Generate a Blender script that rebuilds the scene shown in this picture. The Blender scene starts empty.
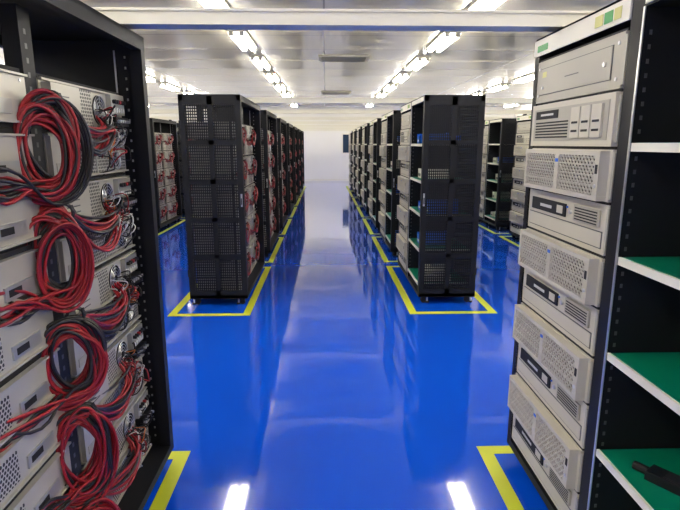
import bpy, math, random
from mathutils import Vector
random.seed(7)
scene = bpy.context.scene
scene.view_settings.view_transform = 'Standard'
scene.view_settings.look = 'None'
scene.view_settings.exposure = 0.0

# ------------------------------------------------------------------ materials
def mat(name, col, rough=0.5, metal=0.0, coat=0.0, emis=None, estr=0.0, noise=0.0, nscale=8.0, spec=0.5):
    m = bpy.data.materials.new(name); m.use_nodes = True
    nt = m.node_tree; b = nt.nodes['Principled BSDF']
    b.inputs['Base Color'].default_value = (*col, 1)
    b.inputs['Roughness'].default_value = rough
    b.inputs['Metallic'].default_value = metal
    b.inputs['Specular IOR Level'].default_value = spec
    if coat:
        b.inputs['Coat Weight'].default_value = coat
        b.inputs['Coat Roughness'].default_value = 0.03
    if emis:
        b.inputs['Emission Color'].default_value = (*emis, 1)
        b.inputs['Emission Strength'].default_value = estr
    if noise:
        tc = nt.nodes.new('ShaderNodeTexCoord'); n = nt.nodes.new('ShaderNodeTexNoise')
        n.inputs['Scale'].default_value = nscale
        mx = nt.nodes.new('ShaderNodeMix'); mx.data_type = 'RGBA'
        nt.links.new(tc.outputs['Object'], n.inputs['Vector'])
        nt.links.new(n.outputs['Fac'], mx.inputs[0])
        mx.inputs[6].default_value = (*[c*(1-noise) for c in col], 1)
        mx.inputs[7].default_value = (*[min(1, c*(1+noise)) for c in col], 1)
        nt.links.new(mx.outputs[2], b.inputs['Base Color'])
    return m

M = {}
M['black'] = mat('black_steel', (0.0085,0.009,0.011), 0.5, 0.0, noise=0.15, spec=.25)
M['dark'] = mat('gap_shade_black_parts', (0.006,0.006,0.008), 0.7)  # near-black; stands for shade in unit gaps, also colours black parts
M['cream'] = mat('cream_paint', (0.60,0.56,0.45), 0.42, noise=0.04)
M['cream2'] = mat('cream_paint_darker', (0.42,0.395,0.32), 0.45, noise=0.04)  # darker cream for blank plates, ears, chassis and louvres
M['rear'] = mat('rear_sheet_metal', (0.50,0.475,0.40), 0.34, 0.25, noise=0.12, nscale=6)
M['zinc'] = mat('zinc_sheet', (0.46,0.46,0.43), 0.35, 0.6, noise=0.1, nscale=14)
M['grey'] = mat('grey_steel', (0.12,0.12,0.12), 0.4, 0.5)
M['alu'] = mat('aluminium', (0.7,0.7,0.70), 0.3, 0.8)
M['white'] = mat('white_powdercoat', (0.84,0.80,0.66), 0.4)
M['green'] = mat('green_esd_mat', (0.0,0.20,0.105), 0.35, noise=0.1)
M['red'] = mat('red_cable', (0.31,0.008,0.014), 0.38)
M['blk'] = mat('black_cable', (0.013,0.012,0.013), 0.4)
M['yel'] = mat('yellow_tape', (0.66,0.72,0.03), 0.4, noise=0.06)
M['orange'] = mat('orange_wire', (0.6,0.2,0.04), 0.4)
M['wwire'] = mat('white_wire', (0.6,0.6,0.56), 0.4)
M['blue'] = mat('blue_plastic', (0.01,0.13,0.66), 0.35)
M['rubber'] = mat('rubber', (0.02,0.02,0.02), 0.7)
M['lblg'] = mat('green_label', (0.10,0.40,0.12), 0.5)
M['lblp'] = mat('yellow_label', (0.62,0.60,0.22), 0.5)
M['lamp'] = mat('lamp_tube', (1,1,1), 0.5, emis=(1.0,0.95,0.85), estr=33)
M['wall'] = mat('wall_panel', (0.88,0.85,0.76), 0.35, noise=0.02, nscale=1)
M['glass'] = mat('dark_glass', (0.03,0.05,0.08), 0.08)

def perf(name, col, pitch, rad, hole=(0.01,0.01,0.012)):
    m = mat(name, col, 0.4, 0.3); nt = m.node_tree; b = nt.nodes['Principled BSDF']
    N = nt.nodes.new; L = nt.links.new
    tc = N('ShaderNodeTexCoord'); sx = N('ShaderNodeSeparateXYZ'); L(tc.outputs['Object'], sx.inputs[0])
    def mth(op, a, bv=None):
        n = N('ShaderNodeMath'); n.operation = op
        if isinstance(a, (int,float)): n.inputs[0].default_value = a
        else: L(a, n.inputs[0])
        if bv is not None:
            if isinstance(bv, (int,float)): n.inputs[1].default_value = bv
            else: L(bv, n.inputs[1])
        return n.outputs[0]
    zr = mth('DIVIDE', sx.outputs['Z'], pitch*0.87)
    row = mth('FLOOR', zr); fz = mth('SUBTRACT', mth('SUBTRACT', zr, row), 0.5)
    odd = mth('MULTIPLY', mth('FLOORED_MODULO', row, 2.0), 0.5)
    yr = mth('ADD', mth('DIVIDE', sx.outputs['Y'], pitch), odd)
    fy = mth('SUBTRACT', mth('SUBTRACT', yr, mth('FLOOR', yr)), 0.5)
    d = mth('ADD', mth('MULTIPLY', fy, fy), mth('MULTIPLY', mth('MULTIPLY', fz, fz), 0.76))
    msk = mth('LESS_THAN', d, rad*rad)
    mx = N('ShaderNodeMix'); mx.data_type='RGBA'; L(msk, mx.inputs[0])
    mx.inputs[6].default_value = (*col,1); mx.inputs[7].default_value = (*hole,1)
    L(mx.outputs[2], b.inputs['Base Color'])
    return m
M['perf'] = perf('perforated_sheet', (0.54,0.52,0.45), 0.014, 0.36)

# floor
m = mat('blue_epoxy_floor', (0.002,0.088,0.72), 0.075, coat=0.7); M['floor'] = m
nt = m.node_tree; b = nt.nodes['Principled BSDF']
tc = nt.nodes.new('ShaderNodeTexCoord'); n = nt.nodes.new('ShaderNodeTexNoise'); n.inputs['Scale'].default_value=1.6
bp = nt.nodes.new('ShaderNodeBump'); bp.inputs['Strength'].default_value=0.045; bp.inputs['Distance'].default_value=0.05
nt.links.new(tc.outputs['Object'], n.inputs['Vector']); nt.links.new(n.outputs['Fac'], bp.inputs['Height'])
nt.links.new(bp.outputs['Normal'], b.inputs['Normal']); nt.links.new(bp.outputs['Normal'], b.inputs['Coat Normal'])

# ceiling with panel seams
m = mat('ceiling_panel', (0.8,0.8,0.8), 0.2, coat=0.5); M['ceil'] = m
nt = m.node_tree; b = nt.nodes['Principled BSDF']; N = nt.nodes.new
tc = N('ShaderNodeTexCoord'); br = N('ShaderNodeTexBrick')
br.offset = 0.0; br.inputs['Scale'].default_value = 1.0
br.inputs['Brick Width'].default_value = 3.6; br.inputs['Row Height'].default_value = 1.15
br.inputs['Mortar Size'].default_value = 0.012
br.inputs['Color1'].default_value=(0.84,0.79,0.64,1); br.inputs['Color2'].default_value=(0.76,0.715,0.585,1)
br.inputs['Mortar'].default_value=(0.36,0.34,0.30,1)
nt.links.new(tc.outputs['Object'], br.inputs['Vector']); nt.links.new(br.outputs['Color'], b.inputs['Base Color'])

# ------------------------------------------------------------------ mesh builder
class MB:
    def __init__(s): s.v=[]; s.f=[]; s.m=[]; s.mats=[]
    def mi(s, k):
        if k not in s.mats: s.mats.append(k)
        return s.mats.index(k)
    def box(s, k, x0,x1,y0,y1,z0,z1):
        if x0>x1: x0,x1=x1,x0
        if y0>y1: y0,y1=y1,y0
        if z0>z1: z0,z1=z1,z0
        i=len(s.v); mi=s.mi(k)
        s.v += [(x0,y0,z0),(x1,y0,z0),(x1,y1,z0),(x0,y1,z0),(x0,y0,z1),(x1,y0,z1),(x1,y1,z1),(x0,y1,z1)]
        for f in [(0,3,2,1),(4,5,6,7),(0,1,5,4),(1,2,6,5),(2,3,7,6),(3,0,4,7)]:
            s.f.append(tuple(i+a for a in f)); s.m.append(mi)
    def cyl(s, k, c, axis, r, h, n=16):
        i=len(s.v); mi=s.mi(k); ax='xyz'.index(axis)
        o=[a for a in range(3) if a!=ax]
        for sgn in (-.5,.5):
            for j in range(n):
                t=2*math.pi*j/n; p=list(c); p[ax]+=sgn*h; p[o[0]]+=r*math.cos(t); p[o[1]]+=r*math.sin(t)
                s.v.append(tuple(p))
        for j in range(n):
            s.f.append((i+j,i+(j+1)%n,i+n+(j+1)%n,i+n+j)); s.m.append(mi)
        s.f.append(tuple(i+j for j in range(n-1,-1,-1))); s.m.append(mi)
        s.f.append(tuple(i+n+j for j in range(n))); s.m.append(mi)
    def ring(s, k, c, axis, r, rt, n=20, k2=5):
        i=len(s.v); mi=s.mi(k); ax='xyz'.index(axis); o=[a for a in range(3) if a!=ax]
        for j in range(n):
            t=2*math.pi*j/n
            for q in range(k2):
                u=2*math.pi*q/k2; rr=r+rt*math.cos(u); p=list(c)
                p[ax]+=rt*math.sin(u); p[o[0]]+=rr*math.cos(t); p[o[1]]+=rr*math.sin(t); s.v.append(tuple(p))
        for j in range(n):
            for q in range(k2):
                a=i+j*k2+q; b_=i+j*k2+(q+1)%k2; c_=i+((j+1)%n)*k2+(q+1)%k2; d=i+((j+1)%n)*k2+q
                s.f.append((a,b_,c_,d)); s.m.append(mi)
    def mesh(s, name):
        me=bpy.data.meshes.new(name)
        me.from_pydata(s.v,[],s.f)
        for k in s.mats: me.materials.append(M[k])
        me.polygons.foreach_set('material_index', s.m)
        me.update()
        import bmesh
        bm=bmesh.new(); bm.from_mesh(me); bmesh.ops.recalc_face_normals(bm, faces=bm.faces); bm.to_mesh(me); bm.free()
        return me
def obj(name, data, loc=(0,0,0), parent=None, bevel=0):
    o=bpy.data.objects.new(name, data); scene.collection.objects.link(o); o.location=loc
    if parent: o.parent=parent
    if bevel:
        md=o.modifiers.new('bevel','BEVEL'); md.width=bevel; md.segments=2; md.limit_method='ANGLE'
    return o
def simple(name, k, x0,x1,y0,y1,z0,z1):
    b_=MB(); b_.box(k,x0,x1,y0,y1,z0,z1); return obj(name, b_.mesh(name))

# ------------------------------------------------------------------ room shell
CEIL=3.1; YB=22.5; YF=-4.0; XL=-8.0; XR=8.0
simple('floor','floor',XL-.1,XR+.1,YF-.1,YB+.1,-.1,0)
simple('ceiling','ceil',XL-.1,XR+.1,YF-.1,YB+.1,CEIL,CEIL+.1)
simple('wall_left','wall',XL-.1,XL,YF,YB,0,CEIL)
simple('wall_right','wall',XR,XR+.1,YF,YB,0,CEIL)
simple('wall_back','wall',XL-.1,XR+.1,YB,YB+.1,0,CEIL)
simple('wall_front','wall',XL-.1,XR+.1,YF-.1,YF,0,CEIL)
for nm,a in (('baseboard_back',(XL,XR,YB-.02,YB)),('baseboard_left',(XL,XL+.02,YF,YB-.02)),('baseboard_right',(XR-.02,XR,YF,YB-.02))):
    simple(nm,'white',*a,0.001,.09)
w=MB(); w.box('white',.72,1.35,YB-.03,YB-.001,1.15,2.0); w.box('glass',.77,1.3,YB-.035,YB-.03,1.2,1.95); w.box('white',1.02,1.05,YB-.04,YB-.035,1.2,1.95)
obj('window_1', w.mesh('window_1'))

# ------------------------------------------------------------------ lights
lb=MB()
lb.box('white',-.13,.13,-.63,.63,-.035,0)
for sx in (-.07,.07):
    lb.box('lamp',sx-.027,sx+.027,-.6,.6,-.085,-.045)
    lb.box('white',sx-.032,sx+.032,-.63,-.6,-.09,-.03); lb.box('white',sx-.032,sx+.032,.6,.63,-.09,-.03)
lme=lb.mesh('ceiling_light')
for X in (-7.1,-4.15,-1.2,1.78,4.73,7.4):
    for k in range(-4,8):
        y=6.1+2.15*k
        if y<YF+.7: continue
        obj('ceiling_light', lme, (X,y,CEIL-.001))
vb=MB(); vb.box('white',-.45,.45,-.3,.3,-.03,0)
for i in range(9): vb.box('cream2',-.4,.4,-.26+i*.06,-.235+i*.06,-.04,-.03)
vme=vb.mesh('ceiling_vent')
for y in (10.0,16.5): obj('ceiling_vent', vme, (.35,y,CEIL-.001))

# ------------------------------------------------------------------ rack frame
LEN=1.5; DEP=.56; H=2.0
ZL0=.112; PL=.166
def frame(S):
    b_=MB()
    def bx(k,x0,x1,*r): b_.box(k,S*x0,S*x1,*r)
    for x in (.06,DEP-.06):
        for y in (.07,.72,LEN-.07):
            b_.cyl('rubber',(S*x,y,.027),'y',.026,.03,14)
            bx('black',x-.02,x+.02,y-.022,y-.017,.02,.07); bx('black',x-.02,x+.02,y+.017,y+.022,.02,.07)
            bx('black',x-.03,x+.03,y-.03,y+.03,.06,.08)
            b_.cyl('alu',(S*(x+.04),y,.04),'z',.008,.08,8); b_.cyl('rubber',(S*(x+.04),y,.008),'z',.02,.014,10)
    bx('black',0,DEP,0,LEN,.075,.11)
    bx('black',0,.04,0,LEN,1.945,H); bx('black',DEP-.04,DEP,0,LEN,1.945,H); bx('black',.0,DEP,0,LEN,H-.015,H)
    bx('black',0,.05,.02,.065,.11,1.945); bx('black',0,.05,LEN-.045,LEN-.02,.11,1.945)
    for y0,y1 in ((.02,.065),(.71,.775),(LEN-.045,LEN-.02)): bx('black',DEP-.05,DEP,y0,y1,.11,1.945)
    if S>0: bx('black',0,.05,.71,.775,.11,1.945)
    else:
        bx('black',.098,.148,.726,.790,.11,1.945)
        for i in range(44): bx('grey',.0975,.098,.748,.76,.15+i*.04,.165+i*.04)
    bx('black',0,DEP,LEN-.02,LEN,.08,H-.015)
    bx('black',0,.055,0,.02,.08,H-.015); bx('black',DEP-.055,DEP,0,.02,.08,H-.015); bx('black',.255,.305,0,.02,.08,H-.015)
    z0=.16; n=5; wh=.315; gap=(H-.09-z0-n*wh)/(n-1)
    bx('black',.055,DEP-.055,0,.02,.08,z0); bx('black',.055,DEP-.055,0,.02,z0+n*wh+(n-1)*gap,H-.015)
    for i in range(n):
        za=z0+i*(wh+gap); zb=za+wh
        if i<n-1: bx('black',.055,DEP-.055,0,.02,zb,zb+gap)
        for xa,xb in ((.055,.255),(.305,DEP-.055)):
            q=xa+.009
            while q<xb-.006:
                bx('black',q,q+.0095,.006,.010,za,zb); q+=.0195
            q=za+.014
            while q<zb-.006:
                bx('black',xa,xb,.0065,.0095,q,q+.0105); q+=.0262
    bx('alu',.012,.028,-.012,0,.98,1.10); bx('black',.016,.024,-.02,-.012,1.0,1.06)
    for z in (.3,1.0,1.7): bx('black',DEP-.012,DEP+.004,-.01,.0,z,z+.07)
    if S>0:
        bx('alu',-.004,0,.702,.710,.11,1.945)
        bx('black',0,DEP-.05,.708,.714,.11,1.945)
        for i in range(44): bx('grey',.02,.028,.7065,.708,.15+i*.04,.163+i*.04)
        bx('white',-.006,0,.775,LEN,1.925,1.99)
        bx('white',-.006,0,.03,.70,1.95,1.99)
        bx('lblg',-.008,-.006,1.36,1.46,1.94,1.965)
        bx('lblp',-.008,-.006,.93,.98,1.94,1.975); bx('lblg',-.008,-.006,.87,.92,1.94,1.975); bx('lblp',-.008,-.006,.82,.86,1.94,1.975)
        bx('black',DEP-.052,DEP-.05,.065,.71,.11,1.945)
        for z in (.20,.54,.89,1.21,1.56):
            bx('white',.0,.010,.07,.70,z-.022,z+.003); bx('white',.010,DEP-.055,.07,.70,z-.012,z)
            bx('green',.011,DEP-.06,.075,.695,z,z+.004)
    else:
        for i in range(42):
            bx('grey',.035,.043,LEN-.0215,LEN-.02,.15+i*.043,.165+i*.043)
            bx('zinc',.075,.082,LEN-.0215,LEN-.02,.15+i*.043,.16+i*.043)
        bx('alu',.118,.124,LEN-.024,LEN-.02,.11,1.945)
    for y0,y1 in (((.065,.10),(.68,.71),(.775,.80),(LEN-.045,LEN-.075)) if S<0 else ((.775,.80),(LEN-.045,LEN-.075))):
        for i in range(10):
            z=.128+i*.178 if S>0 else ZL0+i*PL
            bx('black',.16,DEP-.05,y0,y1,z-.006,z-.001)
    return b_.mesh('rack_frame')
frR=frame(1); frL=frame(-1)

# ------------------------------------------------------------------ front units (face -x)
W=.66
def unit_front(kind):
    b_=MB(); hw=W/2; h=.168
    b_.box('zinc',.02,.44,-hw+.02,hw-.02,.003,h-.006)
    if kind=='blank':
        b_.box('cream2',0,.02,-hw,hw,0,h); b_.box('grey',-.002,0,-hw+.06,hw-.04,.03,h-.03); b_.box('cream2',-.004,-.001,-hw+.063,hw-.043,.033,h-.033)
        for y in (-hw+.03,hw-.022): b_.cyl('alu',(-.001,y,.03),'x',.006,.004,8); b_.cyl('alu',(-.001,y,h-.03),'x',.006,.004,8)
        b_.box('lblp',-.0045,-.004,hw-.10,hw-.06,.10,.122); b_.box('grey',-.0045,-.004,-.05,.06,.080,.084)
        b_.cyl('alu',(-.006,-hw+.10,.084),'x',.008,.006,10); b_.cyl('alu',(-.006,hw-.07,.06),'x',.006,.005,10)
    elif kind=='mesh':
        b_.box('cream',0,.02,-hw,hw,0,h)
        X0=-.034
        b_.box('cream',X0,0,-hw+.015,hw-.015,.002,.018); b_.box('cream',X0,0,-hw+.015,hw-.015,h-.020,h-.004)
        for a,c in ((-hw+.015,-hw+.045),(-.015,.015),(hw-.035,hw-.015)): b_.box('cream',X0,0,a,c,.018,h-.020)
        b_.box('dark',X0+.012,-.001,-hw+.045,hw-.035,.018,h-.020)
        ya,yb,za,zb=-hw+.045,hw-.035,.018,h-.020
        def diag(sgn):
            step=.0235; t=.0026
            c=ya-(zb-za)*2
            while c<yb+(zb-za)*2:
                if sgn>0: z_lo=max(za,za+(ya-c)); z_hi=min(zb,za+(yb-c))
                else: z_lo=max(za,za+(c-yb)); z_hi=min(zb,za+(c-ya))
                if z_hi-z_lo>.004:
                    y0=c+sgn*(z_lo-za); y1=c+sgn*(z_hi-za); k=len(b_.v); mi=b_.mi('cream')
                    for xx in (X0+.001,X0+.006):
                        b_.v += [(xx,y0-t,z_lo),(xx,y0+t,z_lo),(xx,y1+t,z_hi),(xx,y1-t,z_hi)]
                    for f in [(0,1,2,3),(4,5,6,7),(0,1,5,4),(1,2,6,5),(2,3,7,6),(3,0,4,7)]:
                        b_.f.append(tuple(k+a for a in f)); b_.m.append(mi)
                c+=step
        diag(1); diag(-1)
        z=za+.032
        while z<zb-.006:
            b_.box('cream',X0+.0005,X0+.0065,ya,yb,z,z+.0035); z+=.033
        b_.cyl('alu',(X0-.001,-hw+.030,.05),'x',.007,.004,10); b_.box('dark',X0-.001,X0,-hw+.022,-hw+.038,.09,.12)
        b_.box('blue',X0-.001,X0,-.012,.012,.12,.133)
    elif kind=='drive':
        b_.box('cream',-.01,.02,-hw,hw,0,h)
        b_.box('cream2',-.012,-.01,-hw+.03,hw-.03,.02,h-.02)
        for i in range(3):
            y=-hw+.06+i*.075
            b_.box('cream',-.02,-.011,y,y+.066,.03,h-.03); b_.box('dark',-.021,-.02,y+.01,y+.056,.05,.058); b_.box('dark',-.021,-.02,y+.01,y+.056,.08,.088)
        for i in range(6): b_.box('dark',-.013,-.011,-.02+0,hw-.05,.032+i*.0115,.038+i*.0115)
        b_.box('dark',-.014,-.011,hw-.26,hw-.05,.108,.14); b_.box('wwire',-.015,-.014,hw-.22,hw-.1,.12,.128)
    else:
        b_.box('cream',0.004,.02,-hw,hw,0,h)
        b_.box('grey',.002,.004,-hw+.02,hw-.02,.018,.077)
        b_.box('cream',0,.004,-hw+.023,hw-.023,.022,.073)
        b_.box('dark',-.003,.003,hw-.37,hw-.05,.09,.14)
        b_.box('cream',-.005,-.003,hw-.35,hw-.30,.10,.13); b_.box('wwire',-.004,-.003,hw-.25,hw-.14,.108,.120)
        b_.box('cream2',-.004,.004,-hw+.04,-hw+.22,.088,.148)
        for i in range(5): b_.box('dark',-.005,-.004,-hw+.05,-hw+.21,.094+i*.010,.099+i*.010)
        b_.cyl('alu',(0,-hw+.255,.115),'x',.009,.008,10)
        b_.cyl('blue',(0,-hw+.28,.13),'x',.004,.006,8)
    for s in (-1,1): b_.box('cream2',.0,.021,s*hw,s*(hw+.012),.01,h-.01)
    b_.box('dark',.006,.018,-hw,hw,h,h+.009)  # dark strip standing in for shade in the gap above the unit
    return b_.mesh('server_front_'+kind)
UF={k:unit_front(k) for k in ('blank','mesh','drive','flat')}
order_front=['flat','mesh','flat','mesh','flat','mesh','flat','mesh','drive','blank']

# ------------------------------------------------------------------ rear units (face +x)
def fan(b_,y,z,r):
    b_.cyl('dark',(.002,y,z),'x',r,.004,20)
    for q in (1,.78,.55,.33): b_.ring('alu',(.006,y,z),'x',r*q,.0014,20,4)
    b_.cyl('black',(.005,y,z),'x',r*.25,.006,12)
    b_.box('alu',.005,.007,y-r,y+r,z-.0015,z+.0015); b_.box('alu',.005,.007,y-.0015,y+.0015,z-r,z+r)
def unit_rear(kind):
    b_=MB(); hw=W/2; h=.160
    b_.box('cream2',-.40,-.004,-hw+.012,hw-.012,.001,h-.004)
    if kind=='plain':
        b_.box('dark',-.02,-.003,-hw+.006,hw-.006,.0,h+.004)  # dark slab paints the gap shade around this panel
        b_.box('rear',-.004,.006,-hw+.01,hw-.002,.012,h-.012)
        b_.box('rear',.006,.016,-hw+.01,hw-.002,.012,.018); b_.box('rear',.006,.016,-hw+.01,hw-.002,h-.018,h-.012)
        b_.box('cream2',.006,.008,-hw+.03,-hw+.05,.04,.12); b_.box('zinc',.006,.012,.1,.24,.035,.075)
        b_.box('dark',.012,.013,.115,.175,.045,.065); b_.box('perf',.006,.008,-.1,.06,.03,.12)
        for y in (-hw+.02,hw-.03): b_.cyl('alu',(.007,y,.03),'x',.005,.003,8); b_.cyl('alu',(.007,y,h-.03),'x',.005,.003,8)
        return b_.mesh('server_rear_plain')
    b_.box('rear',-.004,0,-hw+.006,hw-.006,.006,h-.008)
    b_.box('dark',-.02,-.004,-hw+.006,hw-.006,.0,h+.004)  # shade between stacked units, put in as a dark slab
    b_.box('rear',0,.012,-hw+.006,hw-.006,.006,.012); b_.box('rear',0,.012,-hw+.006,hw-.006,h-.014,h-.008)
    if kind=='grille':
        b_.box('perf',0,.003,-hw+.19,hw-.02,.014,h-.016)
        b_.box('rear',0,.016,-hw+.01,-hw+.18,.012,h-.016)
        b_.box('cream2',.016,.018,-hw+.03,-hw+.16,.03,.06)
        b_.box('zinc',.003,.006,.02,.03,.014,h-.016)
        fan(b_,.20,.08,.055)
    else:
        b_.box('rear',0,.03,-hw+.02,-.12,.02,h-.02)
        for i in range(4): b_.box('grey',.03,.031,-hw+.04,-.20,.04+i*.02,.044+i*.02)
        b_.box('perf',0,.003,-.11,.03,.014,h-.016)
        fan(b_,.095,.08,.055)
        b_.box('black',0,.035,.175,.30,.025,.06); b_.box('zinc',0,.02,.17,.305,.07,.145)
        for i in range(5):
            b_.cyl('alu',(.04,.188+i*.024,.043),'x',.006,.014,8)
            b_.cyl('red' if i==2 else 'dark',(.025,.19+i*.024,.12),'x',.008,.016,8)
            b_.box('wwire',.02,.026,.182+i*.024,.194+i*.024,.078,.095)
    return b_.mesh('server_rear_'+kind)
UR={k:unit_rear(k) for k in ('grille','cluster','plain')}

# ------------------------------------------------------------------ cable bundles
CM=['red','blk','orange','wwire']
def spline(cu, pts, mi, r=1.0):
    s=cu.splines.new('NURBS'); s.points.add(len(pts)-1)
    for p,q in zip(s.points,pts): p.co=(*q,1); p.radius=r
    s.order_u=4; s.use_endpoint_u=True; s.resolution_u=3; s.material_index=mi
def wires(cu,R,n=40):
    for i in range(n):
        y=.45+R.uniform(0,.18); z=R.uniform(-.05,.13); a=R.uniform(.02,.09)
        c=[(-.06,y,z),(-.06+a,y+R.uniform(-.02,.02),z+R.uniform(-.01,.05)),(-.06+a,y+R.uniform(-.06,.05),z+R.uniform(-.05,.05)),(-.06+a*.9,y+R.uniform(-.07,.06),z+R.uniform(-.08,.02)),(-.065,y+R.uniform(-.05,.05),z+R.uniform(-.10,0))]
        spline(cu,c,R.choice([0,0,1,1,1,1,1,2,3,3]),R.uniform(.3,.65))
def bundle(seed):
    R=random.Random(seed)
    cu=bpy.data.curves.new('cable_bundle','CURVE'); cu.dimensions='3D'; cu.bevel_depth=.0051; cu.bevel_resolution=2
    for k in CM: cu.materials.append(M[k])
    ex,ey=.74,.67
    rw=.086+R.uniform(-.008,.014); rh=.128+R.uniform(-.012,.016)
    cols=[0,1,0,1,0,0,1,0,1,1,0,0,1,0,1,0,1]
    for i in range(17):
        mi=cols[i]
        oa=R.uniform(-.018,.018); ob=R.uniform(-.02,.02); oc=R.uniform(-.05,.04)
        pts=[]
        y1=.47+.026*(i%5); sag=R.uniform(-.06,.075)
        pts.append((-.055,y1,.045+(.07 if i%2 else 0)))
        pts.append((.00+oa*.5,y1-.01,.06+ob))
        pts.append((.01+oa,.42,.02-sag*.6+ob)); pts.append((-.0+oa,.33,-.005-sag+ob)); pts.append((-.01+oa,.20,.04-sag*.6+ob)); pts.append((.0+oa,.10,.10+ob))
        turns=R.choice([1.5,2.5,2.5,3.5]) ; n=int(turns*12); ph0=math.pi/2-.3
        da,db=R.uniform(-.014,.014),R.uniform(-.045,.010); dw=R.uniform(.72,1.14); tilt=R.uniform(-.35,.35)
        for j in range(n+1):
            t=ph0-2*math.pi*j/12
            k_=j/12
            rr=1+oc*3+R.uniform(-.025,.025)-.06*math.floor(k_)*(1 if i%2 else -1)
            h_=rw*rr*dw*math.cos(t); v_=rh*rr*math.sin(t)
            h_+=tilt*v_*.5
            sd=da+ (k_-1)*.012*(1 if i%3 else -1)
            pts.append((ex*h_+ey*sd+oa*.8, ey*h_-ex*sd+ob*.8, v_+db+oa*.4))
        ex_y=R.uniform(-.42,-.2)
        pts.append((-.02+oa,-.10,-.12+ob)); pts.append((-.035+oa,-.19,-.13+ob+sag)); pts.append((-.045,ex_y,-.10+R.uniform(-.05,.05))); pts.append((-.10,ex_y-.03,-.09+R.uniform(-.03,.03)))
        spline(cu,pts,mi)
    for q in (0,.006,.012):
        c=[(.02+.03*math.cos(t)*.8, .02+.03*math.cos(t)*.5+q, .125+.03*math.sin(t)) for t in [k*math.pi/4 for k in range(10)]]
        spline(cu,c,1,.6)
    wires(cu,R)
    return cu
BD=[bundle(s) for s in (3,11,25,42,57)]
def short_bundle(seed):
    R=random.Random(seed)
    cu=bpy.data.curves.new('cable_drape','CURVE'); cu.dimensions='3D'; cu.bevel_depth=.0056; cu.bevel_resolution=1
    for k in CM: cu.materials.append(M[k])
    for i in range(10):
        o=lambda a: R.uniform(-a,a)
        y=.17+.028*(i%5)
        pts=[(.03,y,.05+.06*(i%2)),(.06,y-.02,.08+o(.01)),(.07,.08+o(.03),.02+o(.03)),(.065,0+o(.03),-.06+o(.03)),(.06,-.09+o(.02),-.02+o(.03)),(.06,-.10+o(.02),.08+o(.02)),(.06,-.02+o(.02),.10+o(.02)),(.05,0+o(.03),-.02+o(.04)),(.04,-.12+o(.03),-.07+o(.02)),(.01,-.22+o(.05),.0+o(.05))]
        spline(cu,pts,1 if i%5 in (1,3) else 0)
    return cu
SB=[short_bundle(s) for s in (5,6,9)]

# ------------------------------------------------------------------ place racks
XRr=.92; XLr=-.765; LOOPX=-.055
cnt=0
def bins(seed):
    R=random.Random(seed); mb=MB()
    for z in (.204,.544,.894,1.214,1.564):
        y=.09
        while y<.5:
            wd=R.uniform(.12,.2); hh=R.uniform(.06,.14); k=R.choice(['blue','blue','blue','cream','white'])
            if R.random()<.6 and y+wd<.68:
                x0=R.uniform(.03,.12)
                if k=='blue':
                    mb.box(k,x0,x0+.3,y,y+wd,z,z+.008); mb.box(k,x0,x0+.008,y,y+wd,z,z+hh*.7); mb.box(k,x0+.292,x0+.3,y,y+wd,z,z+hh)
                    mb.box(k,x0,x0+.3,y,y+.006,z,z+hh*.85); mb.box(k,x0,x0+.3,y+wd-.006,y+wd,z,z+hh*.85)
                    mb.box('white',x0-.001,x0,y+.03,y+wd-.03,z+.02,z+.04)
                else:
                    mb.box(k,x0,x0+.3,y,y+wd,z,z+hh); mb.box('grey',x0-.002,x0,y+.02,y+wd-.02,z+.02,z+hh*.5)
            y+=wd+.03
    return mb.mesh('shelf_bins')
BINS=[bins(s) for s in (1,2,3,4)]
def rack_right(x,y,near=False):
    e=bpy.data.objects.new('server_rack',None); scene.collection.objects.link(e); e.location=(x,y,0)
    obj('frame',frR,(0,0,0),e)
    for i,k in enumerate(order_front):
        obj('server_%d'%(i+1),UF[k],(0,1.125,.128+.178*i),e,.0012 if near else 0)
    if not near: obj('shelf_bins',BINS[int(abs(x*3)+y)%4],(0,0,0),e)
    return e
def rack_left(x,y,near=False):
    global cnt
    e=bpy.data.objects.new('server_rack',None); scene.collection.objects.link(e); e.location=(x,y,0)
    obj('frame',frL,(0,0,0),e)
    for bay,yc in enumerate((.39,1.125)):
        for i in range(10):
            k='cluster' if i%2 else 'grille'
            p=(-.10,yc,ZL0+PL*i)
            obj('server_%d'%(bay*10+i+1),UR['plain' if (near and not bay) else k],p,e)
            if k=='cluster':
                cnt+=1
                if near and bay:
                    obj('cable_bundle',BD[cnt%5],(x+LOOPX,y+.715,p[2]-.045))
                elif not near:
                    obj('cables_%d'%cnt,SB[cnt%3],(p[0],p[1],p[2]),e)
    return e
G0=.87; G=[4.93+2.2*k for k in range(7)]
tape=MB()
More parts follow.
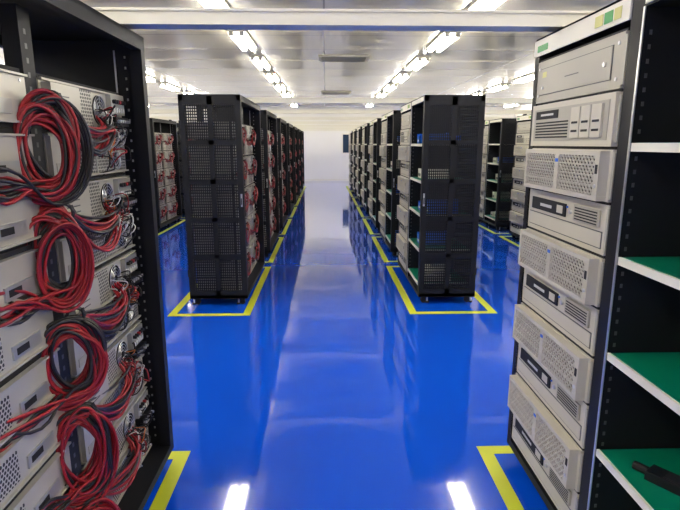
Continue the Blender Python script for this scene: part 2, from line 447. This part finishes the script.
def tp(x0,x1,y0,y1):
    t=.07; z=.0015
    tape.box('yel',x0,x1,y0,y0+t,.0002,z); tape.box('yel',x0,x1,y1-t,y1,.0002,z)
    tape.box('yel',x0,x0+t,y0+t,y1-t,.0002,z); tape.box('yel',x1-t,x1,y0+t,y1-t,.0002,z)
for k in range(3):
    xr=XRr+2.2*k; xl=XLr-2.2*k
    for y in [G0]+G:
        nr=(y==G0 and k==0)
        rack_right(xr,y,nr); rack_left(xl,y,nr)
        y0=y-.30; y1=y+LEN+(.08 if y==G0 else .17)
        tp(xr-.13,xr+DEP+.14,y0,y1); tp(xl-DEP-.14,xl+.06,y0,y1)
obj('floor_tape', tape.mesh('floor_tape'))

for y in [G0]+G:
    b_=MB(); yy=y+LEN-.12
    xa,xb=(-5.8,5.95)
    b_.box('white',xa,xb,yy,yy+.10,2.03,2.085); b_.box('white',xa,xb,yy-.006,yy+.106,2.08,2.09)
    for k in range(3):
        for xx in (XRr+2.2*k+.1,XRr+2.2*k+.45,XLr-2.2*k-.1,XLr-2.2*k-.45): b_.box('black',xx-.02,xx+.02,yy+.01,yy+.09,H+.0005,2.03)
    obj('cable_trunking', b_.mesh('cable_trunking'))

t=MB()
t.box('black',-.03,.03,-.06,.06,0,.03); t.box('dark',-.024,.024,-.045,.01,.03,.034); t.cyl('black',(0,.08,.015),'y',.014,.05,12); t.box('black',-.012,.012,-.12,-.06,.004,.024)
o=obj('handheld_tester', t.mesh('handheld_tester'), (XRr+.12,G0+.50,.5445), None, .003)
o.rotation_euler=(0,0,.6)

# ------------------------------------------------------------------ world + camera
w=bpy.data.worlds.new('w'); scene.world=w; w.use_nodes=True
w.node_tree.nodes['Background'].inputs[0].default_value=(.8,.85,.9,1); w.node_tree.nodes['Background'].inputs[1].default_value=.3
cd=bpy.data.cameras.new('camera'); cam=bpy.data.objects.new('camera',cd); scene.collection.objects.link(cam)
cd.sensor_fit='HORIZONTAL'; cd.sensor_width=36; cd.lens=520/680*36; cd.clip_start=.02
cam.location=(0,0,1.56)
cam.rotation_euler=(math.radians(90-12.05),0,math.radians(-1.65))
scene.camera=cam
